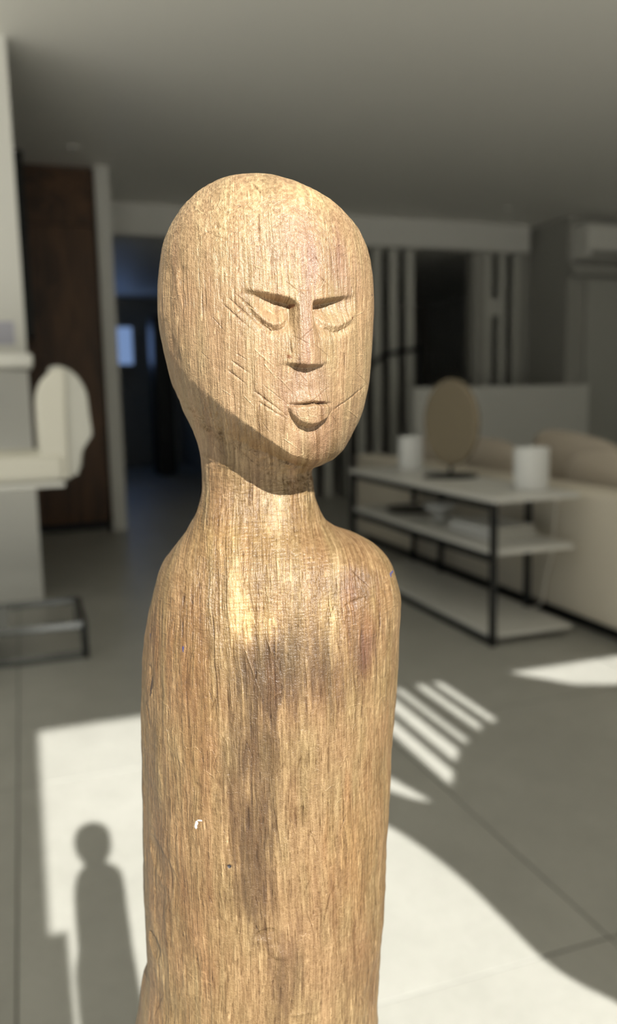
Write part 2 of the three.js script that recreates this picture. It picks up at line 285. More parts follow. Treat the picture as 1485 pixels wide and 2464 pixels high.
  const pos = new Float32Array((NR * NC + 2) * 3), uv = new Float32Array((NR * NC + 2) * 2);
  const yBase = onPlane(640, 2464)[1] - 0.02, ySpan = YTOP - yBase;
  const p = new THREE.Vector3();
  for (let i = 0; i < NR; i++) {
    const y = yList[i], L = interp(PL, y), R = interp(PR, y), mid = (L + R) / 2, hw = Math.max(0.0006, (R - L) / 2) * (i === NR - 1 ? 0.95 : 1), bk = interp(backSide, y);
    for (let c = 0; c < NC; c++) {
      const isF = c <= NF, th = isF ? -Math.PI / 2 + Math.PI * (c / NF) : Math.PI / 2 + Math.PI * ((c - NF) / NB);
      const s = Math.sin(th); let r = mid + hw * s, f, h = 0;
      const arc = arcOf(th, hw, mid);
      if (isF) { f = front(r, y); if (y > 0.66) h = details(r, y); }
      else f = -bk * Math.pow(Math.max(0, 1 - Math.pow(Math.abs(s), 2.2)), 1 / 2.1);
      // tool facets and fibres
      const fibre = (vnoise(arc * 1150, y * 28) - 0.5) * 0.00022 + (vnoise(arc * 420 + 7, y * 14) - 0.5) * 0.00035;
      const facet = (fbm(arc * 130, y * 80) - 0.5) * 0.0010 + (vnoise(arc * 45 + 3, y * 30) - 0.5) * 0.0012;
      const head = smooth(0.955, 0.985, y), crown = smooth(1.0, 1.045, y);
      h += fibre * (1 - 0.75 * crown) + facet * lerp(1, 0.6, head) + crown * (fbm(arc * 800, y * 800) - 0.5) * 0.0005;
      h *= Math.min(1, hw / 0.012);
      const nx = s, nf = Math.cos(th);
      r += nx * h; f += nf * h;
      const k = i * NC + c;
      p.copy(P0).addScaledVector(er, r).addScaledVector(ef, f);
      pos[k * 3] = p.x; pos[k * 3 + 1] = y; pos[k * 3 + 2] = p.z;
      uv[k * 2] = isF ? 0.85 * c / NF : 0.85 + 0.15 * (c - NF) / NB; uv[k * 2 + 1] = (y - yBase) / ySpan;
    }
  }
  const idx = [], top = NR * NC, bot = top + 1;
  { const k = Math.floor(NF / 2) * 3; pos[top * 3] = (pos[0] + pos[NF * 3]) / 2; pos[top * 3 + 1] = YTOP + 0.00005; pos[top * 3 + 2] = (pos[2] + pos[NF * 3 + 2]) / 2; uv[top * 2] = 0.42; uv[top * 2 + 1] = 1;
    p.copy(P0); pos[bot * 3] = p.x; pos[bot * 3 + 1] = 0; pos[bot * 3 + 2] = p.z; }
  for (let c = 0; c < NC - 1; c++) { idx.push(top, c, c + 1); const a = (NR - 1) * NC + c; idx.push(bot, a + 1, a); }
  const rowCut = yList.findIndex((y) => (y - yBase) / ySpan < 0.5); let atCut = 0;
  for (let i = 0; i < NR - 1; i++) for (let c = 0; c < NC - 1; c++) { if (i === rowCut && c === 0) atCut = idx.length; const a = i * NC + c, b = a + NC; idx.push(a, b, a + 1, b, b + 1, a + 1); }
  const geo = new THREE.BufferGeometry();
  geo.setAttribute('position', new THREE.BufferAttribute(pos, 3)); geo.setAttribute('uv', new THREE.BufferAttribute(uv, 2)); geo.setIndex(idx); geo.computeVertexNormals();
  geo.addGroup(0, atCut, 1); geo.addGroup(atCut, idx.length - atCut, 0);

  // ---- wood: colour and fine relief in the figure's own unrolled coordinates (arc, height)
  const toUV = (px, py) => { const [r, y] = onFront(px, py), L = interp(PL, y), R = interp(PR, y); return [arcOf(Math.asin(Math.max(-1, Math.min(1, (2 * r - L - R) / (R - L)))), (R - L) / 2, (L + R) / 2), y]; };
  const stains = [   // px, py, half width, half height, tint r g b (1 = bare wood); weathered and handled patches
    [632, 1640, 64, 120, 0.72, 0.69, 0.66], [720, 1610, 90, 105, 0.78, 0.75, 0.72], [575, 1850, 40, 230, 0.74, 0.71, 0.67], [630, 1830, 46, 200, 0.76, 0.73, 0.69], [615, 2080, 44, 200, 0.78, 0.75, 0.71], [790, 1640, 110, 85, 0.83, 0.78, 0.73], [865, 1510, 64, 120, 0.88, 0.80, 0.77],
    [572, 1470, 42, 95, 1.24, 1.26, 1.26], [635, 1505, 42, 60, 1.18, 1.2, 1.2], [795, 1480, 34, 56, 1.12, 1.14, 1.15], [690, 2330, 66, 140, 0.80, 0.76, 0.74], [610, 2100, 60, 180, 0.86, 0.84, 0.82], [850, 1405, 76, 34, 0.92, 0.91, 0.99], [880, 1565, 36, 46, 0.90, 0.89, 0.97],
    [450, 1560, 84, 140, 0.92, 0.87, 0.81], [480, 1750, 60, 240, 0.95, 0.90, 0.84], [380, 2000, 36, 400, 0.84, 0.83, 0.84], [378, 1500, 30, 110, 0.86, 0.83, 0.82], [840, 2060, 90, 220, 1.0, 0.96, 0.91], [880, 2300, 50, 200, 0.91, 0.87, 0.84], [470, 2250, 110, 150, 0.95, 0.91, 0.88],
    [700, 560, 90, 90, 0.95, 0.93, 0.98], [800, 640, 70, 70, 0.93, 0.90, 0.97], [735, 760, 20, 110, 0.91, 0.87, 0.95], [740, 930, 66, 60, 0.94, 0.91, 0.96], [600, 500, 140, 80, 1.08, 1.09, 1.09], [760, 470, 90, 40, 1.07, 1.09, 1.07], [780, 1040, 60, 60, 0.95, 0.91, 0.93], [430, 720, 34, 200, 0.95, 0.94, 0.93], [560, 1300, 130, 60, 1.06, 1.05, 1.0]].map(([a, b, w, h, r, g, bl]) => ({ c: toUV(a, b), w: w * U * 1.1, h: h * U * 1.1, k: [r, g, bl] }));
  const marks = [[471, 1988, 4.5, 10, 235, 235, 240], [474, 1979, 4, 5, 230, 230, 236], [482, 1974, 7, 2.5, 215, 213, 215], [552, 2085, 5, 4, 40, 38, 44], [440, 1562, 2.5, 9, 60, 60, 110], [362, 1532, 3, 10, 50, 50, 70], [940, 1376, 10, 3, 70, 75, 130], [936, 1383, 4, 6, 70, 75, 130], [895, 710, 3, 3, 70, 60, 60], [846, 765, 2, 2, 110, 60, 40], [362, 1650, 3, 34, 60, 45, 35], [695, 860, 5, 7, 120, 80, 50], [705, 735, 7, 5, 110, 70, 40], [770, 968, 10, 3, 90, 60, 40]]
    .map(([a, b, w, h, r, g, bl]) => ({ c: toUV(a, b), w: w * U, h: h * U, k: [r, g, bl] }));
  const lines = [];
  for (const q of scratches) lines.push([q.a, q.b, 1.0, q.h > 0 ? 1 : -1]);
  const cut = (x0, y0, x1, y1, w, k) => lines.push([onFront(x0, y0), onFront(x1, y1), w, k]);
  for (let i = 0; i < 46; i++) { const x = 480 + 380 * rnd(), y = 620 + 470 * rnd(), l = 20 + 70 * rnd(), t = (rnd() < 0.7 ? 0.75 : -0.7) + 0.4 * (rnd() - 0.5); cut(x, y, x + l * Math.cos(t), y + l * Math.sin(t), 0.5 + 0.6 * rnd(), rnd() < 0.5 ? -0.8 : 0.7); }
  for (let i = 0; i < 120; i++) { const x = 370 + 540 * rnd(), y = 1380 + 1060 * rnd(), l = 20 + 60 * rnd(), t = 1.57 + 0.9 * (rnd() - 0.5); cut(x, y, x + l * Math.cos(t), y + l * Math.sin(t), 0.5 + 0.7 * rnd(), rnd() < 0.6 ? -0.8 : 0.8); }
  for (let i = 0; i < 26; i++) { const x = 440 + 380 * rnd(), y = 430 + 250 * rnd(), l = 14 + 40 * rnd(), t = 6.28 * rnd(); cut(x, y, x + l * Math.cos(t), y + l * Math.sin(t), 0.5 + 0.5 * rnd(), rnd() < 0.5 ? -0.7 : 0.7); }
  const flat = ([r, y]) => { const L = interp(PL, y), R = interp(PR, y); return [arcOf(Math.asin(Math.max(-1, Math.min(1, (2 * r - L - R) / (R - L)))), (R - L) / 2, (L + R) / 2), y]; };
  const strokes = lines.map(([a, b, w, k]) => { const p = flat(a), q = flat(b), dx = q[0] - p[0], dy = q[1] - p[1]; return { p, dx, dy, L2: dx * dx + dy * dy, L: Math.hypot(dx, dy), w: w * 1.5 * U, k, y0: Math.min(p[1], q[1]) - 0.0006, y1: Math.max(p[1], q[1]) + 0.0006 }; });
  const N = 2048, KF = 0.85;
  function woodMaps(part) {                            // part 0: body, 1: head and neck; u runs round the figure, most of it for the worked front
    const col = new Uint8Array(N * N * 4), bmp = new Uint8Array(N * N * 4);
    for (let j = 0; j < N; j++) {
      const y = yBase + ySpan * (part + (j + 0.5) / N) / 2;
      const crown = smooth(1.0, 1.035, y), neck = smooth(0.955, 0.935, y) * smooth(0.865, 0.905, y), head = smooth(0.935, 0.96, y), calm = 1 - 0.45 * head;
      const near = stains.filter((s) => Math.abs(y - s.c[1]) < s.h * 1.9), dots = marks.filter((s) => Math.abs(y - s.c[1]) < s.h * 1.6), cuts = strokes.filter((s) => y > s.y0 && y < s.y1);
      const rowL = interp(PL, y), rowR = interp(PR, y), hw = (rowR - rowL) / 2, mid = (rowL + rowR) / 2;
      for (let i = 0; i < N; i++) {
        const u = (i + 0.5) / N, th = u < KF ? -Math.PI / 2 + Math.PI * u / KF : Math.PI / 2 + Math.PI * (u - KF) / (1 - KF), a = arcOf(th, hw, mid), k = (j * N + i) * 4;
        const wob = (vnoise(a * 60 + 5, y * 22) - 0.5) * 0.0022 + (vnoise(a * 300 + 5, y * 120) - 0.5) * 0.0005, aw = a + wob;
        const f0 = vnoise(aw * 5200 + 3, y * 420), f1 = vnoise(aw * 2500, y * 150), f2 = vnoise(aw * 1250 + 31, y * 80 + 5), f3 = vnoise(aw * 430 + 11, y * 26 + 3), f4 = fbm(aw * 130, y * 55);
        const pore = smooth(0.80, 0.92, vnoise(aw * 2600 + 77, y * 300)) * (0.35 + 0.65 * f4), crack = smooth(0.915, 0.965, vnoise(aw * 900 + 99, y * 46 + 50));
        const speck = vnoise(a * 5200 + 3, y * 5200), speck2 = fbm(a * 1100 + 9, y * 1100), light = smooth(0.80, 0.94, vnoise(aw * 2200 + 177, y * 210 + 9));
        const chat = vnoise(a * 650 + 4 * wob * 1000, (y + 0.35 * wob) * 2100);
        const wv = vnoise(a * 330 + 8, y * 150 + 3), vein = smooth(0.93, 1, 1 - Math.abs(2 * wv - 1)) * smooth(0.45, 0.75, vnoise(a * 90 + 40, y * 60));
        const grain = ((f0 - 0.5) * 22 + (f1 - 0.5) * 26 + (f2 - 0.5) * 18) * (1 - 0.7 * crown) * (1 - 0.28 * head) + (f3 - 0.5) * 10 + (f4 - 0.5) * 20 - pore * 22 * calm * (1 - 0.7 * crown) - crack * 26 * calm * (1 - 0.8 * crown) + light * 26
          + (speck - 0.5) * 20 + (speck2 - 0.5) * (22 + 50 * crown) + neck * (chat - 0.5) * 20 + vein * 16;
        const bare = smooth(0.925, 0.955, y + (f4 - 0.5) * 0.09 + (f2 - 0.5) * 0.03);   // freshly cut head wood against handled body wood, border broken by the grain
        let R = lerp(132, 153, bare) + grain, G = lerp(105, 125, bare) + grain * 0.98, B = lerp(70, 91, bare) + grain * 0.86;
        const red = (vnoise(aw * 300 + 200, y * 60) - 0.5) * 8; R += red * 0.5; G -= red * 0.35; B -= red * 0.1;
        let tr = 1, tg = 1, tb = 1;
        for (const s of near) {
          const d = Math.hypot((a - s.c[0]) / s.w, (y - s.c[1]) / s.h) + (f2 - 0.5) * 0.55 + (f1 - 0.5) * 0.3 + (fbm(aw * 260 + s.w * 9e4, y * 60) - 0.5) * 1.1;
          if (d < 1.3) { const w = smooth(1.3, 0.25, d) * (0.8 + 0.6 * (f1 - 0.5) + 0.6 * (f3 - 0.35)); tr *= 1 + (s.k[0] - 1) * w; tg *= 1 + (s.k[1] - 1) * w; tb *= 1 + (s.k[2] - 1) * w; }
        }
        { const lim = Math.max(1, 0.66 / tr); R *= tr * lim; G *= tg * lim; B *= tb * lim; }
        let groove = 0;
        for (const s of cuts) { const px = a - s.p[0], py = y - s.p[1], t = (px * s.dx + py * s.dy) / s.L2; if (t > 0 && t < 1) { const d = (px * s.dy - py * s.dx) / s.L + (speck2 - 0.5) * 0.0003; if (Math.abs(d) < 2.5 * s.w) groove += s.k * Math.exp(-(d * d) / (s.w * s.w)) * Math.sin(Math.PI * Math.sqrt(t)); } }
        groove = Math.max(-1, Math.min(1, groove)); R -= groove * 24; G -= groove * 24; B -= groove * 20;
        for (const s of dots) { const d = Math.hypot((a - s.c[0]) / s.w, (y - s.c[1]) / s.h) + (speck2 - 0.5) * 1.3; if (d < 1) { const w = smooth(1, 0.8, d); R = lerp(R, s.k[0], w); G = lerp(G, s.k[1], w); B = lerp(B, s.k[2], w); } }
        col[k] = Math.max(12, Math.min(255, R * 0.865)); col[k + 1] = Math.max(8, Math.min(255, G * 0.865)); col[k + 2] = Math.max(5, Math.min(255, B * 0.865)); col[k + 3] = 255;
        const hgt = 128 + ((f0 - 0.5) * 36 + (f1 - 0.5) * 56 + (f2 - 0.5) * 44) * (1 - 0.6 * crown) - pore * 56 * calm * (1 - 0.4 * crown) - crack * 60 * calm * (1 - 0.7 * crown) + light * 30 + (speck2 - 0.5) * (50 + 90 * crown) + neck * (chat - 0.5) * 60 + (speck - 0.5) * 34 + vein * 34 - groove * 70;
        bmp[k] = bmp[k + 1] = bmp[k + 2] = Math.max(0, Math.min(255, hgt)); bmp[k + 3] = 255;
      }
    }
    const wrap = (a, srgb) => { const t = new THREE.DataTexture(a, N, N); t.wrapS = t.wrapT = THREE.MirroredRepeatWrapping; t.repeat.set(1, 2); t.offset.set(0, part ? -1 : 0); t.magFilter = THREE.LinearFilter; t.minFilter = THREE.LinearMipmapLinearFilter; t.generateMipmaps = true; if (srgb) t.colorSpace = THREE.SRGBColorSpace; t.needsUpdate = true; return t; };
    return new THREE.MeshPhysicalMaterial({ map: wrap(col, true), bumpMap: wrap(bmp, false), bumpScale: 0.0008, roughness: 0.48, specularIntensity: 1.0 });
  }
  const wood = [woodMaps(0), woodMaps(1)];
  tag(mesh('wooden_statue', geo, wood), 'tall slim carved wooden figure with closed eyes and bare shoulders', 'statue');
}

// ---------------------------------------------------------------- left: ledge, note, stool, cabinets
tag(mesh('wall_ledge', boxGeo(XL + 0.01, 0.062, 1.112, 1.167, 3.62, 4.14, 0.012), M.white), 'thick white counter ledge projecting from the kitchen partition', 'ledge');
{ const t = thing('note_sheet', 'pale lilac paper pinned to white partition above the ledge', 'paper');
  mesh('sheet', boxGeo(-0.14, -0.004, 1.235, 1.342, 4.137, 4.139), std([0.52, 0.52, 0.60], 0.8), t); }
{ // wall cabinet
  const t = thing('wall_cupboard', 'black-green wall cupboard beside the walnut cabinet', 'cupboard');
  mesh('body', boxGeo(-0.6, 0.122, 1.40, CEIL, 5.9, 6.16), M.charcoal, t);
  mesh('door', boxGeo(-0.59, 0.118, 1.41, CEIL - 0.01, 5.88, 5.899, 0.003), M.charcoal, t);
}
{
  const t = thing('walnut_cabinet', 'full-height dark walnut cabinet between black cupboard and white wall end', 'cabinet');
  mesh('body', boxGeo(-0.6, 0.596, 0.06, CEIL - 0.004, 6.225, 6.85), M.walnut, t);
  mesh('plinth', boxGeo(-0.58, 0.59, 0, 0.06, 6.26, 6.8), M.black, t);
  for (const [x0, x1] of [[-0.6, -0.003], [0.003, 0.596]]) {
    mesh('door', boxGeo(x0, x1, 0.065, 2.195, 6.2, 6.224, 0.002), M.walnut, t);
    mesh('upper_door', boxGeo(x0, x1, 2.203, CEIL - 0.006, 6.2, 6.224, 0.002), M.walnut, t);
  }
}
{ // white stool: seat, high back with a cover hanging over it, metal frame
  const t = thing('bar_stool', 'white upholstered bar stool with cloth over its back and dark metal frame', 'stool');
  mesh('seat', boxGeo(-0.42, 0.142, 0.675, 0.775, 3.12, 3.6, 0.03), M.upholstery, t);
  mesh('seat_board', boxGeo(-0.42, 0.138, 0.652, 0.672, 3.13, 3.59, 0.006), M.white, t);
  const back = new THREE.Shape(); // seen from the side
  back.moveTo(0.066, 0.70); back.lineTo(0.068, 0.95); back.bezierCurveTo(0.07, 1.03, 0.105, 1.075, 0.15, 1.075); back.bezierCurveTo(0.155, 1.05, 0.15, 1.0, 0.146, 0.95); back.lineTo(0.146, 0.69); back.closePath();
  const bg = new THREE.ExtrudeGeometry(back, { depth: 0.42, bevelEnabled: true, bevelSize: 0.012, bevelThickness: 0.012, bevelSegments: 3, curveSegments: 14 });
  bg.translate(0, 0, -3.57); mesh('backrest', bg, M.upholstery, t);
  const cloth = new THREE.Shape();
  cloth.moveTo(0.12, 1.09); cloth.bezierCurveTo(0.17, 1.10, 0.222, 1.05, 0.232, 0.985); cloth.lineTo(0.236, 0.92); cloth.lineTo(0.243, 0.85); cloth.lineTo(0.222, 0.82); cloth.lineTo(0.204, 0.79); cloth.lineTo(0.192, 0.71); cloth.lineTo(0.162, 0.69); cloth.lineTo(0.160, 0.95); cloth.bezierCurveTo(0.164, 1.0, 0.162, 1.05, 0.12, 1.09);
  const cg = new THREE.ExtrudeGeometry(cloth, { depth: 0.38, bevelEnabled: true, bevelSize: 0.006, bevelThickness: 0.01, bevelSegments: 2, curveSegments: 12, steps: 24 });
  { const a = cg.attributes.position; for (let i = 0; i < a.count; i++) { const z = a.getZ(i), y = a.getY(i), x = a.getX(i), w = smooth(1.06, 0.75, y) * smooth(0.162, 0.2, x); a.setX(i, x + w * 0.012 * Math.sin(z * 38 + y * 5)); a.setY(i, y + w * 0.012 * Math.sin(z * 26 + 1)); } cg.computeVertexNormals(); }
  cg.translate(0, 0, -3.55); mesh('cloth_cover', cg, std([0.66, 0.655, 0.60], 0.9), t);
  const A = 0.172, B = -0.5, z0 = 3.1, z1 = 3.5, h = 0.132, w = 0.026;
  for (const [a, b, n] of [[V(A, h, z0), V(B, h, z0), 'frame_bar'], [V(A, h, z1), V(B, h, z1), 'frame_bar'], [V(A, h, z0), V(A, h, z1), 'frame_bar'], [V(B, h, z0), V(B, h, z1), 'frame_bar'], [V(A, 0.013, z0), V(B, 0.013, z0), 'frame_bar']]) mesh(n, barGeo(a, b, w), M.chrome, t);
  for (const [x, z] of [[A, z0], [A, z1], [B, z0], [B, z1]]) mesh('foot', barGeo(V(x, 0, z), V(x, h + 0.012, z), w), M.black, t);
  mesh('column', new THREE.CylinderGeometry(0.035, 0.035, 0.53, 24).translate(-0.32, 0.39, -3.35), M.chrome, t);
  mesh('foot_plate', boxGeo(-0.49, -0.1, 0.125, 0.14, 3.11, 3.49), M.chrome, t);
}

// ---------------------------------------------------------------- right: console table and what stands on it
const CX0 = 1.645, CX1 = 2.03, CD0 = 2.61, CD1 = 4.02, TOP = 0.575;
{
  const t = thing('console_table', 'long console table with black metal frame and three white shelves behind the sofa', 'table');
  const p = 0.024;
  for (const [y, n, x1] of [[TOP, 'tabletop', CX1], [0.372, 'shelf', CX1 - 0.01], [0.045, 'shelf', CX1 - 0.01]]) {
    mesh(n, boxGeo(CX0 + (y > 0.5 ? -0.004 : 0.012), x1, y - 0.02, y, CD0 + (y > 0.5 ? -0.004 : 0.012), CD1, 0.003), M.shelf, t);
    mesh('rail', boxGeo(CX0, CX0 + 0.02, y - 0.046, y - 0.021, CD0 + 0.02, CD1), M.black, t);
  }
  mesh('rail', boxGeo(CX1 - 0.02, CX1, 0.005, 0.024, CD0 + 0.2, CD1), M.black, t);
  for (const [x, d] of [[CX0 + 0.005, CD0 + 0.005], [CX0 + 0.005, CD1 - 0.012], [CX1 - 0.012, 2.93], [CX1 - 0.012, 3.70], [CX1 - 0.012, CD1 - 0.012]]) mesh('leg', boxGeo(x - p / 2, x + p / 2, 0, TOP - 0.021, d - p / 2, d + p / 2, 0.002), M.black, t);
}
function candleJar(x, d, R, h, label) {
  const t = thing('candle_jar', label, 'candle jar', 'white candle jars on the console');
  const prof = [[0, 0], [R * 0.93, 0], [R * 0.96, 0.004], [R * 0.96, h * 0.16], [R, h * 0.18], [R, h - 0.006], [R - 0.004, h], [R - 0.009, h], [R - 0.009, h - 0.022], [0, h - 0.022]].map(([a, b]) => new THREE.Vector2(a, b));
  const g = new THREE.LatheGeometry(prof, 48); mesh('jar', g, M.jar, t);
  mesh('base_band', new THREE.CylinderGeometry(R * 0.975, R * 0.975, h * 0.13, 48, 1, true).translate(0, h * 0.085, 0), std([0.86, 0.87, 0.86], 0.15), t);
  t.position.copy(V(x, TOP, d)); return t;
}
candleJar(1.945, 2.81, 0.071, 0.168, 'white candle jar at the end of the console beside the trailing cable');
candleJar(1.925, 3.86, 0.066, 0.170, 'white candle jar beside the round woven disc on the console');
{
  const t = thing('disc_ornament', 'round tan woven disc on a black foot standing on the console', 'ornament');
  const woven = dataTex(512, 512, (i, j, o) => { const x = i / 256 - 1, y = j / 256 - 1, r = Math.hypot(x, y), a = Math.atan2(y, x); const v = 0.5 + 0.25 * Math.sin(r * 150) + 0.25 * Math.sin(a * 60 + Math.floor(r * 24) * 3) + 0.3 * (vnoise(i / 12, j / 12) - 0.5); o[0] = 134 + 22 * v; o[1] = 123 + 20 * v; o[2] = 104 + 16 * v; }, true);
  const R = 0.205, prof = [[0, -0.011], [R - 0.02, -0.011], [R - 0.012, -0.015], [R - 0.003, -0.012], [R, 0], [R - 0.003, 0.012], [R - 0.012, 0.015], [R - 0.02, 0.011], [0, 0.011]].map(([a, b]) => new THREE.Vector2(a, b));
  const g = new THREE.LatheGeometry(prof, 64); { const p = g.attributes.position, u = g.attributes.uv; for (let i = 0; i < p.count; i++) u.setXY(i, 0.5 + p.getX(i) / R / 2, 0.5 + p.getZ(i) / R / 2); }
  g.rotateZ(Math.PI / 2); g.translate(0, 0.255, 0);
  mesh('disc', g, new THREE.MeshStandardMaterial({ map: woven, roughness: 0.9 }), t);
  mesh('stem', new THREE.CylinderGeometry(0.009, 0.009, 0.06, 16).translate(0, 0.04, 0), M.black, t);
  mesh('foot', new THREE.LatheGeometry([[0, 0], [0.125, 0], [0.128, 0.004], [0.126, 0.009], [0.02, 0.014], [0, 0.014]].map(([a, b]) => new THREE.Vector2(a, b)), 48), M.black, t);
  t.position.copy(V(1.905, TOP, 3.40)); t.rotation.y = 0.12;
}
{ const t = thing('footed_bowl', 'small white footed bowl on the middle console shelf', 'bowl');
  mesh('bowl', new THREE.LatheGeometry([[0, 0.03], [0.02, 0.03], [0.05, 0.04], [0.075, 0.058], [0.08, 0.075], [0.075, 0.075], [0.06, 0.055], [0, 0.045]].map(([a, b]) => new THREE.Vector2(a, b)), 40), M.jar, t);
  mesh('foot', new THREE.LatheGeometry([[0, 0], [0.045, 0], [0.045, 0.006], [0.018, 0.012], [0.018, 0.034], [0, 0.034]].map(([a, b]) => new THREE.Vector2(a, b)), 32), M.jar, t);
  t.position.copy(V(1.86, 0.372, 3.42)); }
{ const t = thing('dark_tray', 'flat dark round tray on the middle console shelf', 'tray');
  mesh('tray', new THREE.LatheGeometry([[0, 0], [0.1, 0], [0.115, 0.02], [0.11, 0.02], [0.098, 0.006], [0, 0.006]].map(([a, b]) => new THREE.Vector2(a, b)), 40), std([0.10, 0.095, 0.08], 0.6), t);
  t.position.copy(V(1.84, 0.372, 3.72)); }
for (const [k, lab] of [[0, 'larger white book at the bottom of the pile on the shelf'], [1, 'smaller white book on top of the pile on the shelf']]) {
  const t = thing('book', lab, 'book', 'white books on the console shelf'), w = 0.235 - 0.02 * k, l = 0.33 - 0.03 * k, h = 0.024;
  mesh('page_block', new RoundedBoxGeometry(w - 0.008, h - 0.006, l - 0.008, 2, 0.002).translate(0.002, h / 2, 0), std([0.72, 0.70, 0.62], 0.9), t);
  mesh('cover', mergeGeometries([new THREE.BoxGeometry(w, 0.003, l).translate(0, 0.0015, 0), new THREE.BoxGeometry(w, 0.003, l).translate(0, h - 0.0015, 0), new THREE.BoxGeometry(0.003, h, l).translate(-w / 2 + 0.0015, h / 2, 0)]), M.jar, t);
  t.position.copy(V(1.87, 0.372 + 0.0242 * k, 2.98)); t.rotation.y = 0.06 * k;
}
{ // white cable from the jar-side end of the console down to the floor
  const c = new THREE.CatmullRomCurve3([V(2.040, TOP - 0.004, 2.80), V(2.056, TOP - 0.03, 2.79), ...[[1335, 1250], [1328, 1330], [1312, 1400], [1303, 1450]].map(([x, y]) => atX(x, y, 2.066)), V(2.066, 0.03, 2.95), V(2.07, 0.005, 3.05), V(2.07, 0.005, 3.3)]);
  tag(mesh('power_cable', new THREE.TubeGeometry(c, 80, 0.0055, 8), std([0.86, 0.82, 0.74], 0.5)), 'thin off-white cable hanging behind the end of the console', 'cable');
}
{ // sofa, seen from behind
  const t = thing('sofa', 'long beige fabric sofa backing onto the console table', 'sofa');
  const d0 = 1.5, d1 = 5.0;
  mesh('back', boxGeo(2.085, 2.26, 0.055, 0.575, d0, d1, 0.025), M.sofa, t);
  mesh('base', boxGeo(2.26, 3.05, 0.055, 0.28, d0, d1, 0.02), M.sofa, t);
  mesh('arm', boxGeo(2.26, 3.05, 0.28, 0.56, d1 - 0.2, d1, 0.03), M.sofa, t);
  mesh('arm', boxGeo(2.26, 3.05, 0.28, 0.56, d0, d0 + 0.2, 0.03), M.sofa, t);
  for (let k = 0; k < 3; k++) mesh('seat_cushion', boxGeo(2.27, 3.07, 0.282, 0.43, d0 + 0.205 + k * 1.03, d0 + 0.205 + k * 1.03 + 1.02, 0.04), M.sofa, t);
  mesh('plinth', boxGeo(2.14, 2.98, 0, 0.055, d0 + 0.06, d1 - 0.06), M.black, t);
}
function pillow(w, h, th, x, y, d, tilt, turn, lean, label) {
  const g = new THREE.SphereGeometry(1, 48, 32), a = g.attributes.position;
  for (let i = 0; i < a.count; i++) { let X = a.getX(i), Y = a.getY(i), Z = a.getZ(i); const n = Math.pow(Math.pow(Math.abs(X), 4) + Math.pow(Math.abs(Y), 4) + 1e-9, 0.25), m = Math.hypot(X, Y) + 1e-9, k = m / n; X *= lerp(1, k, 0.75); Y *= lerp(1, k, 0.75); a.setXYZ(i, X * w / 2, Y * h / 2, Math.sign(Z) * Math.pow(Math.abs(Z), 1.25) * th / 2 + 0.006 * (fbm(X * 3 + x, Y * 3 + d) - 0.5)); }
  g.computeVertexNormals(); g.translate(0, h / 2, 0);
  const m = tag(mesh('sofa_cushion', g, M.cushion), label, 'cushion', 'loose back cushions of the sofa');
  m.rotation.order = 'YXZ'; m.rotation.set(lean, Math.PI / 2 + turn, tilt); m.position.copy(V(x, y, d)); return m;
}
pillow(1.18, 0.275, 0.17, 2.375, 0.437, 2.56, 0.0, 0.0, 0, 'long low beige cushion on the sofa behind the end of the console');
pillow(0.74, 0.315, 0.17, 2.575, 0.445, 3.36, 0.10, 0.0, 0, 'taupe cushion standing highest above the sofa back');
pillow(0.50, 0.285, 0.16, 2.375, 0.437, 3.80, 0.03, 0, 0, 'taupe cushion behind the round woven disc');
pillow(0.50, 0.28, 0.16, 2.375, 0.437, 4.40, 0.0, 0, 0, 'taupe cushion on the sofa at the far arm');

// ---------------------------------------------------------------- far right: slats, door gap, air conditioner
{
  const t = thing('slat_screen', 'screen of tall white slats beside the dark doorway', 'screen');
  for (let k = 0; k < 8; k++) { const x = 2.42 + k * 0.176; mesh('slat', boxGeo(x - 0.038, x + 0.038, 0, 2.345, 7.32, 7.40, 0.004), M.slatPaint, t); }
}
{
  const t = thing('slat_screen', 'short white slat screen with a middle block beside the grey wall', 'screen');
  for (const [x, w] of [[4.525, 0.036], [4.69, 0.036], [4.855, 0.03]]) mesh('slat', boxGeo(x - w, x + w, 0, 2.345, 7.32, 7.40, 0.004), M.slatPaint, t);
  mesh('middle_block', boxGeo(4.562, 4.653, 1.73, 1.90, 7.33, 7.39, 0.003), M.slatPaint, t);
}
{
  const t = thing('handrail', 'thin black stair handrail crossing in front of the slats', 'handrail');
  const a = V(3.05, 1.12, 7.24), b = V(3.33, 1.33, 7.24), c = V(3.70, 1.40, 7.24);
  mesh('rail', new THREE.TubeGeometry(new THREE.CatmullRomCurve3([V(2.9, 0.98, 7.24), a, b, c]), 30, 0.022, 10), M.black, t);
  mesh('post', new THREE.CylinderGeometry(0.018, 0.018, 1.39, 12).translate(3.70, 0.695, -7.24), M.black, t);
  mesh('post', new THREE.CylinderGeometry(0.018, 0.018, 0.98, 12).translate(2.9, 0.49, -7.24), M.black, t);
}
{
  const t = thing('air_conditioner', 'white wall air conditioner above the grey pelmet', 'air conditioner');
  const s = new THREE.Shape(); s.moveTo(0, 0); s.lineTo(0.15, 0.0); s.quadraticCurveTo(0.21, 0.02, 0.215, 0.10); s.lineTo(0.21, 0.27); s.quadraticCurveTo(0.205, 0.30, 0.17, 0.30); s.lineTo(0, 0.30); s.closePath();
  const g = new THREE.ExtrudeGeometry(s, { depth: 0.88, bevelEnabled: true, bevelSize: 0.006, bevelThickness: 0.006, bevelSegments: 2, curveSegments: 10 }); g.rotateY(-Math.PI / 2); g.translate(5.95, 2.2, -6.714);
  mesh('body', g, M.plastic, t);
  mesh('louvre', boxGeo(5.12, 5.92, 2.205, 2.25, 6.475, 6.50, 0.006), std([0.22, 0.22, 0.2], 0.5), t);
}
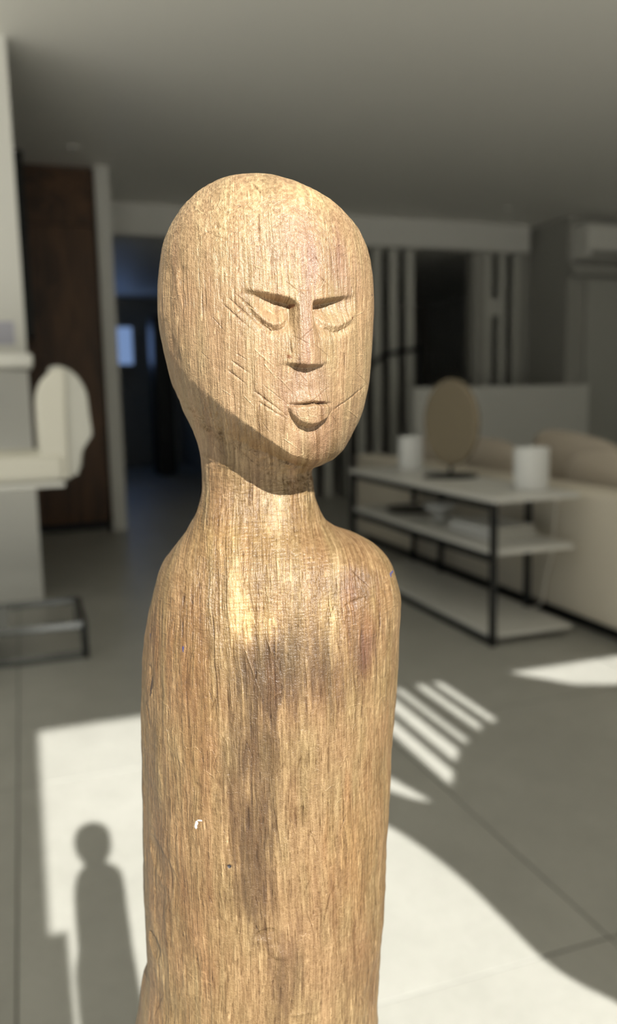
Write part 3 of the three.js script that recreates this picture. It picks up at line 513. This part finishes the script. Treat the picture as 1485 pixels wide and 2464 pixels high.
for (const [x, d] of [[4.25, 6.6], [0.43, 5.75]]) {
  const t = thing('ceiling_spot', x > 1 ? 'small round ceiling spot near the half-height wall' : 'small round ceiling spot before the walnut cabinet', 'ceiling light', 'ceiling spots');
  mesh('ring', new THREE.CylinderGeometry(0.045, 0.05, 0.012, 32).translate(0, -0.006, 0), M.plastic, t);
  mesh('lens', new THREE.CylinderGeometry(0.03, 0.03, 0.004, 24).translate(0, -0.013, 0), M.jar, t);
  t.position.copy(V(x, CEIL, d));
}
{ // daylight at the end of the hallway
  const t = new THREE.Group(); t.name = 'window_1'; scene.add(t); structure(t, 'small bluish window at the end of the dark hallway', 'window');
  mesh('pane', boxGeo(1.25, 1.56, 1.46, 1.98, 11.93, 11.94), new THREE.MeshStandardMaterial({ color: 0x000000, emissive: new THREE.Color().setRGB(0.17, 0.26, 0.46), emissiveIntensity: 1 }), t);
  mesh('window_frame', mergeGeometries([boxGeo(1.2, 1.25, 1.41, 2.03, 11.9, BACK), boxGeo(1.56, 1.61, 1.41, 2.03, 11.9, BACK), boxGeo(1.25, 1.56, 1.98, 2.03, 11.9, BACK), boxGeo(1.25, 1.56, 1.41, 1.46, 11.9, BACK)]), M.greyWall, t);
  const l = new THREE.RectAreaLight(new THREE.Color().setRGB(0.3, 0.5, 1), 2.2, 0.31, 0.52); l.position.copy(V(1.405, 1.72, 11.9)); l.rotation.y = Math.PI; l.lookAt(V(1.405, 1.72, 5)); scene.add(l); l.name = 'window_glow';
}
{ const t = thing('hall_cupboard', 'black upright cupboard standing in the dim hallway', 'cupboard');
  mesh('body', boxGeo(1.62, 1.86, 0, 2.0, 10.42, 10.8), M.black, t); mesh('door', boxGeo(1.63, 1.85, 0.02, 1.98, 10.4, 10.418, 0.002), M.black, t); }

// ---------------------------------------------------------------- behind the photographer: unseen pieces added to shade the sun
{ // invented screen: wavy edge, slots and cut-out shaped to cast the floor shadows
  const D = -0.08, hs = (z) => (z - D) * SUN_TAN, pt = (x, z) => [x, hs(z)];
  const s = new THREE.Shape(), edge = [[0.88, D], [0.87, 0.6], [0.855, 0.85], [0.838, 0.95], [0.805, 1.02], [0.786, 1.09], [0.782, 1.2], [0.776, 1.33], [0.758, 1.45], [0.722, 1.58], [0.66, 1.66], [0.60, 1.72], [0.57, 1.82]];
  s.moveTo(...pt(...edge[0])); s.splineThru(edge.slice(1).map((q) => new THREE.Vector2(...pt(...q))));
  s.lineTo(...pt(0.57, 2.5)); s.lineTo(...pt(2.2, 2.5)); s.lineTo(...pt(2.2, D)); s.closePath();
  const hole = (l) => { const h = new THREE.Path(); l.forEach((q, i) => (i ? h.lineTo(...pt(...q)) : h.moveTo(...pt(...q)))); h.closePath(); s.holes.push(h); };
  for (const [x0, x1, z0, z1] of [[0.950, 0.992, 1.69, 1.75], [1.026, 1.070, 1.80, 1.86], [1.108, 1.128, 1.89, 1.91], [1.189, 1.216, 1.95, 1.985], [1.255, 1.281, 1.985, 2.01]]) hole([[x0, z0], [x0, 2.36], [x1, 2.36], [x1, z1]]);
  hole([[0.76, 1.84], [0.825, 1.80], [0.872, 1.63], [0.835, 1.66], [0.79, 1.73]]);
  hole([[1.54, 2.35], [2.06, 2.35], [2.06, 2.09], [1.80, 2.11], [1.68, 2.16]]);
  const g = new THREE.ExtrudeGeometry(s, { depth: 0.012, bevelEnabled: false, curveSegments: 24 }); g.translate(0, 0, -D);
  const t = thing('added_shade_screen', 'unseen added screen, slots and wavy edge shaped to shade the floor', 'screen');
  mesh('panel', g, std([0.42, 0.34, 0.25], 0.7), t);
  for (const x of [1.0, 2.1]) mesh('foot', boxGeo(x - 0.02, x + 0.02, 0, 0.06, D - 0.16, D + 0.2), M.black, t);
}
{ const t = thing('added_shade_box', 'unseen white box added at the jamb to cast the phone shadow', 'cabinet');
  const h = (1.455 + 0.3) * SUN_TAN;  // added box, height set so its shadow stands in for the phone
  mesh('body', boxGeo(-0.30, 0.018, 0.03, h, -0.58, -0.30, 0.004), M.white, t);
  mesh('door', boxGeo(-0.29, 0.008, 0.05, h - 0.02, -0.299, -0.281, 0.003), M.white, t);
  mesh('plinth', boxGeo(-0.29, 0.0, 0, 0.03, -0.57, -0.31), M.black, t);
}

renderer.render(scene, camera);
